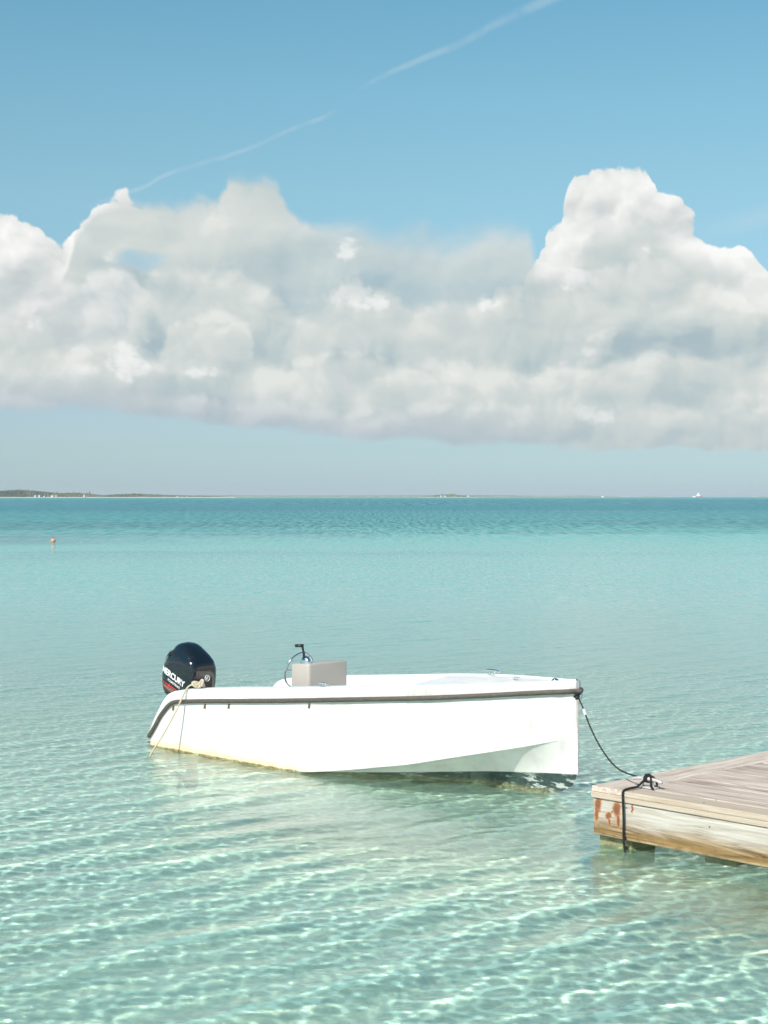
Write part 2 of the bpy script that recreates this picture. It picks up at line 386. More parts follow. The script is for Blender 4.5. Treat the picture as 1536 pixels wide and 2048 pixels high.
SEA_BODY = [(0.0, (.24,.48,.39)), (.12, (.23,.47,.39)), (.3, (.16,.43,.38)), (.37, (.125,.385,.36)), (.408, (.075,.265,.275)), (.5, (.065,.245,.265)), (.53, (.04,.20,.235)), (.7, (.045,.21,.24)), (.80, (.06,.27,.27)), (1.0, (.10,.33,.31))]
def build_seabed():
    nx, ny = 220, 260
    xs = np.linspace(-60, 60, nx); ys = np.linspace(-20, 120, ny)
    X, Y = np.meshgrid(xs, ys, indexing='ij')
    Z = -(0.50 + 0.03*np.clip(Y-5, 0, 200)) + .03*np.sin(X*.9+Y*.4)+.025*np.sin(Y*1.3-X*.5)
    co = np.stack([X, Y, Z], -1).reshape(-1, 3)
    i = np.arange(nx-1)[:, None]*ny + np.arange(ny-1)[None, :]
    q = np.stack([i, i+ny, i+ny+1, i+1], -1).reshape(-1, 4)
    m, g = material('sand')
    geo = g.node('ShaderNodeNewGeometry'); p = geo.outputs['Position']
    n = g.noise(p, 1.3, 5, .6); f = g.noise(p, 60, 3, .6)
    col = g.ramp((n*.7+f*.3).lin(.3, .7), [(0, (.70,.67,.56)), (1, (.84,.81,.71))])
    rp = g.noise(g.vmath('MULTIPLY', p, (3, 9, 1)), 1.0, 3, .5)
    principled(g, Base_Color=col, Roughness=.95, Normal=bump(g, rp*.03+f*.004, .6, 1.0))
    o = big_mesh('seabed', co, q, m); tag(o, kind='structure')
    deep = mesh_obj('deep_seabed', [(-12500,-12500,-6), (12500,-12500,-6), (12500,12500,-6), (-12500,12500,-6)], [(0,1,2,3)], m)
    tag(deep, kind='structure')
    return o
# ------------------------------------------------------------------ shape helpers
def catmull(P, n=8):
    P = [Vector(p) for p in P]; Q = [P[0]*2-P[1]] + P + [P[-1]*2-P[-2]]; out = []
    for i in range(1, len(Q)-2):
        a, b, c, d = Q[i-1:i+3]
        for k in range(n):
            t = k/n
            out.append(0.5*((2*b)+(c-a)*t+(2*a-5*b+4*c-d)*t*t+(3*b-a-3*c+d)*t**3))
    out.append(P[-1]); return out
def tube_data(path, rad, seg=10, squash=1.0, caps=True):
    path = [Vector(p) for p in path]; n = len(path)
    V_, F_ = [], []
    T = [(path[min(i+1, n-1)]-path[max(i-1, 0)]).normalized() for i in range(n)]
    up = Vector((0, 0, 1)) if abs(T[0].z) < .9 else Vector((1, 0, 0))
    N = (up - T[0]*up.dot(T[0])).normalized()
    for i in range(n):
        N = (N - T[i]*N.dot(T[i])).normalized(); B = T[i].cross(N)
        r = rad(i/(n-1)) if callable(rad) else rad
        for k in range(seg):
            a = 2*math.pi*k/seg; V_.append(path[i]+N*(r*math.cos(a))+B*(r*squash*math.sin(a)))
    for i in range(n-1):
        for k in range(seg):
            a = i*seg+k; b = i*seg+(k+1) % seg; F_.append((a, b, b+seg, a+seg))
    if caps: F_.append(tuple(range(seg))[::-1]); F_.append(tuple(range((n-1)*seg, n*seg)))
    return V_, F_
class MB:
    """collects shapes for one mesh object"""
    def __init__(s): s.v, s.f = [], []
    def add(s, v, f, M=None):
        o = len(s.v); s.v += [(M @ Vector(p)) if M else Vector(p) for p in v]; s.f += [tuple(i+o for i in q) for q in f]; return s
    def tube(s, path, r, seg=10, n=0, **k): return s.add(*tube_data(catmull(path, n) if n else path, r, seg, **k))
    def box(s, x0, x1, y0, y1, z0, z1, M=None):
        v = [(x, y, z) for x in (x0, x1) for y in (y0, y1) for z in (z0, z1)]
        return s.add(v, [(0, 1, 3, 2), (4, 6, 7, 5), (0, 4, 5, 1), (2, 3, 7, 6), (0, 2, 6, 4), (1, 5, 7, 3)], M)
    def lathe(s, prof, seg=16, M=None):
        v = [(r*math.cos(2*math.pi*k/seg), r*math.sin(2*math.pi*k/seg), z) for r, z in prof for k in range(seg)]
        f = [(i*seg+k, i*seg+(k+1) % seg, (i+1)*seg+(k+1) % seg, (i+1)*seg+k) for i in range(len(prof)-1) for k in range(seg)]
        f.append(tuple(range(seg))[::-1]); f.append(tuple(range((len(prof)-1)*seg, len(prof)*seg)))
        return s.add(v, f, M)
    def build(s, name, mat, parent=None, smooth=True, bevel=0.0, seg=2, angle=40):
        o = mesh_obj(name, s.v, s.f, mat, parent, smooth)
        if bevel:
            b = o.modifiers.new('bevel', 'BEVEL'); b.width = bevel; b.segments = seg; b.limit_method = 'ANGLE'; b.angle_limit = R(35)
        if smooth:
            o.data.polygons.foreach_set('use_smooth', [True]*len(o.data.polygons))
            if bevel:
                w = o.modifiers.new('normals', 'WEIGHTED_NORMAL'); w.keep_sharp = True
            o.data.set_sharp_from_angle(angle=R(angle))
        return o
def root(name, loc, rz=0, **k):
    o = bpy.data.objects.new(name, None); COL.objects.link(o); o.location = loc; o.rotation_euler = (0, 0, rz)
    o.empty_display_size = .2; return tag(o, **k)
def ray(px, py, depth):
    """the place at a given distance along +Y that the photograph shows at (px, py)"""
    return Vector(((px-768)/3200*depth, depth, CAM_H-(py-993)/3200*depth))
def interp(tab, x):
    xs = [p[0] for p in tab]; return float(np.interp(x, xs, [p[1] for p in tab]))
def simple(name, col, rough=.5, metal=0.0, var=0.0, scale=8, bumpv=0.0, bscale=60, coat=0.0):
    m, g = material(name); geo = g.node('ShaderNodeTexCoord'); p = geo.outputs['Object']
    kw = dict(Roughness=rough, Metallic=metal, Coat_Weight=coat)
    if var:
        n = g.noise(p, scale, 5, .6)
        kw['Base_Color'] = g.ramp(n.lin(.3, .7), [(0, tuple(c*(1-var) for c in col)), (1, tuple(min(1, c*(1+var)) for c in col))])
        kw['Roughness'] = n.lin(.3, .7, rough*.8, min(1, rough*1.25))
    else: kw['Base_Color'] = col
    if bumpv: kw['Normal'] = bump(g, g.noise(p, bscale, 3, .6)*.01, bumpv, 1.0)
    principled(g, **kw); return m

# ------------------------------------------------------------------ boat
BT = Vector((-1.794, 16.53, 0)); BA = math.atan2(-.70, .713)
def stern_u(px, v):       # station whose point at half-breadth v shows at px
    q = (px-768)/3200
    return (q*(16.53+.713*v)+1.794-.70*v)/(.713+.70*q)
def z_at(u, v, py): return CAM_H-(py-993)/3200*(16.53-.70*u+.713*v)
def bg(u):                # half-breadth at the gunwale
    s = max(0, (u-2.0)/2.80); w = .80*(1-min(1, s)**2.5)
    return max(w, .035) - .03*max(0, .6-u)
def bc(u):                # half-breadth at the chine
    s = max(0, (u-1.7)/3.02); return max(.75*(1-min(1, s)**2.3), .006)
SIL = [(297.6,1461),(305,1441.6),(315,1420),(325,1400.6),(334.7,1388),(346,1383),(368,1380),(417,1378),(475,1377),(580,1376.6),(696,1374)]
RAIL = [(296.6,1474),(309,1453),(319,1434),(329,1420),(338.6,1409.5),(350,1404.5),(368,1403.5),(417,1402.6),(475,1402.6),(580,1401.6),(696,1399.6),(840,1396.7),(950,1392.4),(1054,1387),(1145.5,1382.8)]
CH = [(600,1546),(700,1541),(820,1530),(950,1510),(1050,1495),(1149,1477)]
def solve(tab, bf):
    out = []
    for px, py in tab:
        v = -.8; u = 0
        for _ in range(30):
            u = stern_u(px, v); v = v*.5 - .5*bf(u)
        out.append((u, z_at(u, v, py)))
    return out
_sil = solve(SIL, bg); _rail = solve(RAIL, lambda u: bg(u)+.01); _ch = solve(CH, bc)
ZT = _sil + [(4.1, .925), (4.80, .985)]
ZC = [(-.1, -.13), (1.2, -.06), (2.0, -.005)] + [p for p in _ch if p[0] > 2.1] + [(4.8, .51)]
ZK = [(-.1, -.27), (1.5, -.25), (3.0, -.17), (3.6, -.11), (4.1, -.05), (4.46, 0.0), (4.62, .055), (4.70, .10), (4.745, .17), (4.76, .25), (4.80, .30)]
def zt(u): return interp(ZT, u)
def gout(u):              # half-breadth at the gunwale, drawn in to the stem
    return bg(u) if u <= 4.6 else bg(4.6)*max(0, 1-(u-4.6)/.155)**.5*.95+.022
def build_boat(M):
    b = root('motorboat', BT, BA, label='small white open motorboat with dark rub rail and weathered hull moored off the wooden dock', cat='boat')
    us = list(np.linspace(0, .5, 22)) + list(np.linspace(.55, 3.2, 30)) + [3.26, 3.30] + list(np.linspace(3.35, 4.60, 24)) + [4.66, 4.70, 4.73, 4.755]
    nB, nT = 12, 10
    outer = []
    for u in us:
        k, c, t = interp(ZK, u), interp(ZC, u), zt(u)
        g_, h_ = bg(u), bc(u)
        if u > 4.6: s = min(1, (u-4.6)/.155); h_ = bc(4.6)*(1-s)**.7+.004; g_ = gout(u)
        p = [(h_*(i/nB), k+(c-k)*((i/nB)**(1.0-.55*min(1, max(0, (u-2.9)/1.0))))) for i in range(nB)]
        p.append((h_, c))
        ch = min(.03+.03*min(1, max(0, u-3)), h_*.5)*min(1, max(0.0, (4.66-u)/.8))*min(1, max(0.0, .2+u/1.5))
        p.append((h_+ch, c+.004))                         # small chine flat
        for i in range(1, nT+1):
            s = i/nT; zz = c+(max(t-.018, c+.02)-c)*s
            p.append((h_+ch+(g_-h_-ch)*s**.9, zz))
        p += [(g_-.005, t-.006), (g_-.018, t)]
        outer.append(p)
    n = len(outer[0]); V_, F_ = [], []
    for side in (-1, 1):
        o = len(V_)
        for i, u in enumerate(us):
            for y, z in outer[i]: V_.append((u, side*y, z))
        for i in range(len(us)-1):
            for j in range(n-1):
                a = o+i*n+j; q = (a, a+n, a+n+1, a+1); F_.append(q if side < 0 else q[::-1])
    N2 = len(us)*n
    L = (len(us)-1)*n
    for j in range(n-1): F_.append((L+j, N2+L+j, N2+L+j+1, L+j+1))      # the stem
    for j in range(n-1): F_.append((j+1, N2+j+1, N2+j, j))             # the stern
    hull = MB().add(V_, F_).build('hull', M['hull'], b, angle=22)
    # inside: side decks, cockpit, floor, foredeck
    V_, F_ = [], []
    us2 = [u for u in us if u <= 4.70]
    rows = []
    for u in us2:
        t = zt(u); g_ = bg(u)-.018
        if u > 4.6: g_ = bg(4.6)*max(0, 1-(u-4.6)/.155)**.5*.95+.004
        wd = min(.12 if u < 3.2 else .055, g_*.45)
        if u < .47: zd, zf = min(t-.03, .20), min(t-.04, .19)
        elif u < 3.24: zd, zf = .23+.075*u, .22+.075*u
        else: zd = zf = t-.036
        rows.append([(u, -g_, t), (u, -g_+wd*.85, t+.006), (u, -g_+wd, t), (u, -g_+wd+.012, zd), (u, 0, zf+.01), (u, g_-wd-.012, zd), (u, g_-wd, t), (u, g_-wd*.85, t+.006), (u, g_, t)])
    for i, r_ in enumerate(rows):
        V_ += r_
        if i:
            for j in range(8): a = (i-1)*9+j; F_.append((a, a+9, a+10, a+1)[::-1])
    MB().add(V_, F_).build('deck_liner', M['white'], b, angle=30)
    # grey non-skid foredeck panel
    V_, F_ = [], []; uu = np.linspace(3.30, 4.60, 20)
    for u in uu:
        w = max(.02, bg(u)-.018-min(.055, (bg(u)-.018)*.45)-.014); z = zt(u)-.030
        V_ += [(u, -w, z+.018), (u, 0, z+.018+.05*min(1, w/.4)), (u, w, z+.018)]
    for i in range(len(uu)-1):
        for j in range(2): a = i*3+j; F_.append((a, a+3, a+4, a+1)[::-1])
    MB().add(V_, F_).build('foredeck_panel', M['nonskid'], b)
    # bench across the stern and transom block
    MB().box(.46, .80, -.62, .62, .24, .50).build('stern_bench', M['white'], b, bevel=.02)
    MB().box(-.03, .16, -.27, .27, -.1, .40).build('transom_block', M['white'], b, bevel=.02)
    # rub rail all round
    pts = [(u, -(bg(u) if u < 4.6 else 0)-.012, z) for u, z in _rail if u < 4.45]
    rz = lambda u: interp([(p[0], p[1]) for p in _rail], u)
    st = [p for p in pts if p[0] < 4.3] + [(u, -gout(u)-.012, rz(u)) for u in (4.35, 4.45, 4.53, 4.60, 4.66, 4.70, 4.735, 4.76)]
    path = [(x, y, z) for x, y, z in st] + [(4.79, 0, rz(4.79))] + [(x, -y, z) for x, y, z in reversed(st)]
    rail = MB().tube(path, .0205, 10, n=7, squash=.8).build('rub_rail', M['rail'], b)
    ks = [i for i in range(len(pts)) if pts[i][0] > .3]
    # brackets hanging below the rail
    for px in (346, 410, 458, 618):
        u = stern_u(px, -.80); z = interp(_rail, u)-.028
        MB().box(u-.006, u+.006, -bg(u)-.014, -bg(u)+.004, z-.026, z).box(u-.003, u+.003, -bg(u)-.02, -bg(u), z-.045, z-.026).build('rail_fastener', M['oldmetal'], b)
    # console
    c = MB(); vv = [(1.522, -.27), (1.782, -.27), (1.782, .25), (1.522, .25)]
    def rr(zz, ins=0, r=.035):
        o = []
        for (cx, cy), a0 in (((1.782-r-ins, -.27+r+ins), -90), ((1.782-r-ins, .25-r-ins), 0), ((1.522+r+ins, .25-r-ins), 90), ((1.522+r+ins, -.27+r+ins), 180)):
            for k in range(5): a = R(a0+k*22.5); o.append((cx+r*math.cos(a), cy+r*math.sin(a), zz + (cx+r*math.cos(a)-1.65)*.06))
        return o
    ring = [rr(.34), rr(.60), rr(.893), rr(.905, .004), rr(.911, .014)]; v = sum(ring, []); f = []
    for i in range(4):
        for k in range(20): f.append((i*20+k, i*20+(k+1) % 20, (i+1)*20+(k+1) % 20, (i+1)*20+k))
    f.append(tuple(range(80, 100)))
    c.add(v, f); con = c.build('console', M['console'], b, angle=50)
    MB().box(1.784, 1.788, -.10, .10, .60, .70).build('console_panel', M['console'], con, bevel=.0015)
    # steering wheel
    W = Matrix.Translation((1.415, -.055, .815)) @ Matrix.Rotation(R(-90+16), 4, 'Y')
    w = MB(); ringp = [W @ Vector((.178*math.cos(a), .178*math.sin(a), 0)) for a in np.linspace(0, 2*math.pi, 49)]
    w.tube(ringp, .0105, 10, caps=False); wheel = w.build('steering_wheel', M['chrome'], b)
    for a in (35, 155, 275):
        MB().tube([W @ Vector((.03*math.cos(R(a)), .03*math.sin(R(a)), -.012)), W @ Vector((.175*math.cos(R(a)), .175*math.sin(R(a)), 0))], .006, 8).build('spoke', M['chrome'], wheel)
    MB().lathe([(.001, -.03), (.038, -.03), (.042, -.005), (.03, .012), (.001, .016)], 16, W).build('hub', M['blackpl'], wheel)
    MB().tube([W @ Vector((0, 0, -.02)), Vector((1.53, -.055, .79))], .02, 10).build('steering_column', M['blackpl'], b)
    # throttle
    tq = MB(); T_ = Matrix.Translation((1.655, -.185, .905)) @ Matrix.Rotation(R(90), 4, 'X')
    prof = [(.066*math.cos(a), .066*math.sin(a)) for a in np.linspace(0, math.pi/2, 9)]
    tq.lathe([(.066, -.002)]+[(max(r, .001), z) for r, z in prof], 24, Matrix.Translation((1.655, -.19, .915)) @ Matrix.Scale(.62, 4, (0, 1, 0)))
    thr = tq.build('throttle_housing', M['chrome'], b)
    MB().tube([(1.66, -.215, .95), (1.665, -.225, 1.01), (1.645, -.225, 1.075)], lambda t: .013-.003*t, 8, n=6).build('throttle_lever', M['blackpl'], thr)
    MB().tube([(1.665, -.228, 1.083), (1.645, -.26, 1.083), (1.60, -.268, 1.080)], .0155, 12, n=5).build('throttle_grip', M['blackpl'], thr)
    # cleats
    def cleat(u, v, name='cleat', s=1.0, mat=None, par=b, z=None, rot=0):
        z0 = (zt(u) if z is None else z)+.005; m = MB(); Q = Matrix.Translation((u, v, z0)) @ Matrix.Rotation(rot, 4, 'Z')
        m.tube([Q @ Vector(p) for p in ((-.075*s, 0, .032*s), (-.04*s, 0, .040*s), (.04*s, 0, .040*s), (.075*s, 0, .032*s))], lambda t: .0085*s*(1-.45*abs(2*t-1)), 8, n=4)
        for q in (-.022, .022): m.tube([Q @ Vector((q*s, 0, .0)), Q @ Vector((q*s, 0, .04*s))], .007*s, 8)
        m.box(-.045*s, .045*s, -.014*s, .014*s, -.004, .006*s, Q)
        return m.build(name, mat or M['chrome'], par)
    cleat(stern_u(397, -.74), -.74, s=1.1); cleat(stern_u(647, -.74), -.74, s=.75); cleat(3.42, .475, s=1.15); cleat(4.18, -.1, s=.6, z=zt(4.18)+.01)
    cleat(.9, .74)
    # bow light, bow eye, filler cap, slot
    bl = MB().lathe([(.034, -.01), (.034, .004), (.031, .018), (.02, .029), (.002, .034)], 18, Matrix.Translation((4.52, -.0, zt(4.52)-.012))).build('bow_light', M['chrome'], b)
    MB().tube([(4.745, 0, .862), (4.785, 0, .872), (4.80, 0, .85), (4.785, 0, .828), (4.745, 0, .835)], .007, 8, n=4).build('bow_eye', M['chrome'], b)
    MB().box(4.757, 4.766, -.006, .006, .20, .865).build('stem_strip', M['galv'], b, bevel=.002)
    # brown growth-covered tab at the stern corner
    MB().box(-.16, .02, -.70, -.52, .015, .026).build('trim_tab', M['oldmetal'], b, bevel=.004)
    return b, cleat

# ------------------------------------------------------------------ outboard engine
SEC0 = [(.33,-.46,-.20,.10),(.37,-.515,-.16,.13),(.42,-.575,-.125,.155),(.48,-.605,-.105,.168),(.56,-.612,-.095,.174),(.64,-.605,-.09,.176),(.72,-.588,-.092,.175),(.78,-.566,-.105,.170),(.84,-.535,-.15,.155),(.89,-.505,-.20,.135),(.93,-.475,-.25,.112),(.957,-.44,-.295,.082),(.970,-.40,-.335,.045),(.974,-.375,-.36,.012)]
SEC = [(z, -.35+(a+.35)*1.10, -.35+(f+.35)*1.06, w*1.08) for z, a, f, w in SEC0]
def cowl_sec(z):
    zs = [s[0] for s in SEC]; return [float(np.interp(z, zs, [s[k] for s in SEC])) for k in (1, 2, 3)]
def cowl_y(x, z, n=5.0):
    a, f, w = cowl_sec(z); c = (a+f)/2; L = (f-a)/2; t = min(.999, abs((x-c)/L)); return w*(1-t**n)**(1/n)
EO = -.0
def build_engine(M, b):
    e = root('outboard_motor', BT + Vector((.713*-.33, -.70*-.33, 0)), BA, label='black outboard motor with white lettering and red stripes clamped to the boat stern', cat='outboard motor')
    Q = Matrix.Translation((.33, 0, 0))
    zs = np.concatenate([np.linspace(.33, .78, 19), np.linspace(.80, .974, 16)]); K = 56; v, f = [], []
    for z in zs:
        a, fr, w = cowl_sec(z); c = (a+fr)/2; L = (fr-a)/2; n = 5.0 if z < .70 else max(2.6, 5.0-2.4*(z-.70)/.20)
        for k in range(K):
            t = 2*math.pi*k/K; cs, sn = math.cos(t), math.sin(t)
            v.append((c+L*math.copysign(abs(cs)**(2/n), cs), w*math.copysign(abs(sn)**(2/n), sn), z))
    for i in range(len(zs)-1):
        for k in range(K): f.append((i*K+k, i*K+(k+1) % K, (i+1)*K+(k+1) % K, (i+1)*K+k))
    f.append(tuple(range(K))[::-1]); f.append(tuple(range((len(zs)-1)*K, len(zs)*K)))
    cowl = MB().add(v, f, Q).build('cowling', M['cowl'], e, angle=60)
    # raised swage across the hood
    def strip(pts, wd, name, mat, off=.003, side=-1, par=cowl, n=14):
        """a flat band laid on the cowling side; pts are (x, z) pairs, wd widths"""
        P = catmull([(p[0], 0, p[1]) for p in pts], n) if len(pts) > 2 else [Vector((pts[0][0]*(1-t)+pts[1][0]*t, 0, pts[0][1]*(1-t)+pts[1][1]*t)) for t in np.linspace(0, 1, n)]
        v, f = [], []
        for i, p in enumerate(P):
            t = i/(len(P)-1); T = (P[min(i+1, len(P)-1)]-P[max(i-1, 0)]).normalized(); Nn = Vector((-T.z, 0, T.x)); ww = np.interp(t, np.linspace(0, 1, len(wd)), wd)
            for s in (-.5, 0, .5):
                q = p+Nn*ww*s; v.append((q.x, side*(cowl_y(q.x, q.z)+off), q.z))
        for i in range(len(P)-1):
            for j in range(2): a = i*3+j; f.append((a, a+3, a+4, a+1) if side < 0 else (a, a+1, a+4, a+3))
        return MB().add(v, f, Q).build(name, mat, par)
    strip([(-.585, .575), (-.42, .515), (-.20, .43)], [.004, .015, .008], 'red_stripe', M['red'], .0035)
    strip([(-.585, .535), (-.45, .47), (-.27, .385)], [.004, .012, .004], 'red_stripe', M['red'], .0035)
    strip([(-.575, .545), (-.40, .465), (-.15, .395)], [.006, .05, .05], 'grey_flash', M['decal'], .0022)
    strip([(-.50, .512), (-.455, .52), (-.44, .545)], [.006, .012, .012], 'red_stripe', M['red'], .0042)
    strip([(-.40, .43), (-.33, .40)], [.012, .003], 'red_stripe', M['red'], .0042)
    # air intake at the back of the hood: flat black band painted as its dark recess
    strip([(-.538, .795), (-.505, .845), (-.42, .858), (-.33, .825)], [.02, .045, .028, .003], 'air_intake', M['black'], .003)
    strip([(-.590, .70), (-.545, .80), (-.50, .875), (-.40, .88), (-.32, .845), (-.26, .80), (-.13, .765)], [.006, .010, .01, .009, .008, .008, .012], 'hood_swage', M['cowl'], .004)
    v, f = [], []
    for z in (.435, .443):
        a, fr, w = cowl_sec(z); n = 5.0
        for k in range(K):
            t = 2*math.pi*k/K; v.append(((a+fr)/2+((fr-a)/2+.003)*math.copysign(abs(math.cos(t))**(2/n), math.cos(t)), (w+.003)*math.copysign(abs(math.sin(t))**(2/n), math.sin(t)), z))
    MB().add(v, [(k, (k+1) % K, K+(k+1) % K, K+k) for k in range(K)], Q).build('cowl_seam', M['blackpl'], cowl)
    # lettering
    def text(body, size, x, z, ang, name, mat, shear=.25, ext=1.0, off=.0045):
        cu = bpy.data.curves.new(name, 'FONT'); cu.body = body; cu.size = size; cu.shear = shear; cu.offset = size*.02*ext; cu.space_character = .95
        o = bpy.data.objects.new(name, cu); COL.objects.link(o)
        dg = bpy.context.evaluated_depsgraph_get(); me = bpy.data.meshes.new_from_object(o.evaluated_get(dg)); bpy.data.objects.remove(o)
        bm = bmesh.new(); bm.from_mesh(me); bmesh.ops.triangulate(bm, faces=bm.faces)
        bmesh.ops.subdivide_edges(bm, edges=bm.edges, cuts=1)
        for vv in bm.verts:
            qx, qy = vv.co.x*.97, vv.co.y; X = x+qx*math.cos(ang)-qy*math.sin(ang)*0-0; Z_ = z+qx*math.sin(ang)+qy
            vv.co = Q @ Vector((X, -(cowl_y(X, Z_)+off), Z_))
        bm.to_mesh(me); bm.free(); me.name = name; me.materials.clear(); me.materials.append(mat)
        o = bpy.data.objects.new(name, me); COL.objects.link(o); o.parent = cowl; return o
    text('MERCURY', .094, -.572, .672, R(-22), 'brand_lettering', M['letter'], ext=1.6)
    text('FOURSTROKE', .036, -.47, .578, R(-22), 'small_lettering', M['letter'], .3)
    # front panel with round badge
    v, f = [], []; zz = np.linspace(.40, .74, 12); yy = np.linspace(-.125, .125, 13)
    for z in zz:
        for y in yy:
            a, fr, w = cowl_sec(z); t = abs(y)/w; v.append(((a+fr)/2+(fr-a)/2*(1-t**5)**(1/5)+.004, y*(1 if z < .70 else .96), z))
    for i in range(len(zz)-1):
        for j in range(len(yy)-1): a = i*13+j; f.append((a, a+1, a+14, a+13))
    pan = MB().add(v, f, Q).build('front_panel', M['panel'], e)
    fx = cowl_sec(.60)[1]+.010
    B_ = Matrix.Translation((fx+.33, .012, .615)) @ Matrix.Rotation(R(90), 4, 'Y')
    bd = MB(); bd.tube([B_ @ Vector((.030*math.cos(a), .030*math.sin(a), 0)) for a in np.linspace(0, 2*math.pi, 33)], .0035, 6, caps=False)
    badge = bd.build('badge_ring', M['letter'], pan)
    mk = MB()
    for s in (-1, 0, 1): mk.tube([B_ @ Vector((.016, -.012+s*.009, 0)), B_ @ Vector((-.004, -.004+s*.009, 0)), B_ @ Vector((-.016, .010+s*.009, 0))], .0026, 6, n=4)
    mk.build('badge_mark', M['letter'], badge)
    # lower unit, bracket, tiller hoses
    mid = MB(); v, f = [], []
    for z, a, fr, w in [(.36, -.44, -.20, .085), (.20, -.40, -.22, .06), (0, -.39, -.23, .045), (-.25, -.38, -.23, .035), (-.42, -.40, -.22, .04), (-.50, -.46, -.20, .05), (-.58, -.40, -.26, .02)]:
        for k in range(16):
            t = 2*math.pi*k/16; v.append(((a+fr)/2+(fr-a)/2*math.cos(t), w*math.sin(t), z))
    for i in range(6):
        for k in range(16): f.append((i*16+k, i*16+(k+1) % 16, (i+1)*16+(k+1) % 16, (i+1)*16+k))
    mid.add(v, f, Q).build('lower_unit', M['cowl'], e)
    MB().box(-.20, -.03, -.10, -.07, .05, .42, Q).box(-.20, -.03, .07, .10, .05, .42, Q).box(-.20, .0, -.1, .1, .38, .42, Q).build('clamp_bracket', M['blackpl'], e, bevel=.008)
    pr = MB()
    for k in range(3):
        a = k*2.094
        pts = [(-.50, .02*math.cos(a), -.50+.02*math.sin(a)), (-.49, .10*math.cos(a+.15), -.50+.10*math.sin(a+.15)), (-.52, .14*math.cos(a+.5), -.50+.14*math.sin(a+.5))]
        pr.tube([Q @ Vector(p) for p in pts], lambda t: .035*(1-.4*t), 8, n=5, squash=.2)
    pr.build('propeller', M['blackpl'], e)
    MB().tube([Q @ Vector(p) for p in ((-.12, -.03, .44), (-.02, -.06, .52), (.16, -.10, .535), (.34, -.16, .50), (.44, -.2, .42))], .013, 8, n=8).build('control_cable', M['blackpl'], e)
    MB().tube([Q @ Vector(p) for p in ((-.12, .03, .44), (.0, .02, .50), (.18, .0, .51), (.36, -.05, .47), (.44, -.1, .40))], .011, 8, n=8).build('control_cable', M['blackpl'], e)
    return e
# ------------------------------------------------------------------ materials of the boat, dock and shore
def hull_mat():
    m, g = material('white_hull'); tc = g.node('ShaderNodeTexCoord'); p = tc.outputs['Object']; x, y, z = g.xyz(p)
    nz = g.node('ShaderNodeNewGeometry'); nn = g.xyz(nz.outputs['Normal'])
    big = g.noise(p, 2.0, 5, .6); fine = g.noise(p, 30, 5, .65); streak = g.noise(g.vec(x*9, y*9, z*1.2), 1.0, 5, .6)
    white = g.ramp((big*.5+streak*.5).lin(.35, .65), [(0, (.50, .475, .455)), (.35, (.625, .60, .575)), (1, (.72, .70, .675))])
    # tannin stain just above the water, stronger aft
    st = (z+(big-.5)*.08+(streak-.5)*.06).ss(.01, .125, 1, 0)*x.ss(1.8, 3.0, 1, 0)
    c = g.mix(st*.8, white, g.ramp(fine.lin(.3, .7), [(0, (.72, .46, .20)), (1, (.83, .62, .34))]))
    gr = (z+(g.noise(p, 14, 4, .6)-.5)*.03).ss(.010, .026, 1, 0)*x.ss(2.0, 3.2, 1, 0)
    c = g.mix(gr*.9, c, g.ramp(fine.lin(.35, .65), [(0, (.05, .045, .02)), (.6, (.17, .14, .06)), (1, (.42, .36, .16))]))
    # antifouling paint under the painted line, worn through in scrapes
    line = x*.074-.148
    paint = (line-z).ss(-.001, .001)*x.ss(2.1, 2.3)
    scr = g.noise(g.vec(x*5+z*6, y*5, z*22), 1.0, 6, .72)
    worn = (scr+(big-.5)*.6).ss(.56, .62)*(line-z).ss(.0, .10, .55, 1.0)*x.ss(4.3, 4.7, 1, .8)
    af = g.mix(fine.lin(.3, .7), (.016, .032, .033), (.045, .070, .065))
    af = g.mix(worn, af, (.46, .50, .46))
    low = (z+(big-.5)*.05).ss(.0, .075, 1, 0)*z.ss(-.03, -.01)
    af = g.mix(low*.8, af, g.ramp(fine.lin(.35, .65), [(0, (.07, .08, .04)), (1, (.34, .32, .17))]))
    c = g.mix(paint, c, af)
    c = g.mix(z.ss(-.035, -.012, 1, 0)*.92, c, (.030, .055, .038))
    principled(g, Base_Color=c, Roughness=V(g, g.node('ShaderNodeValue').outputs[0])*0+streak.lin(.3, .7, .28, .45), Normal=bump(g, big*.012+fine*.0006, .35, 1.0))
    return m
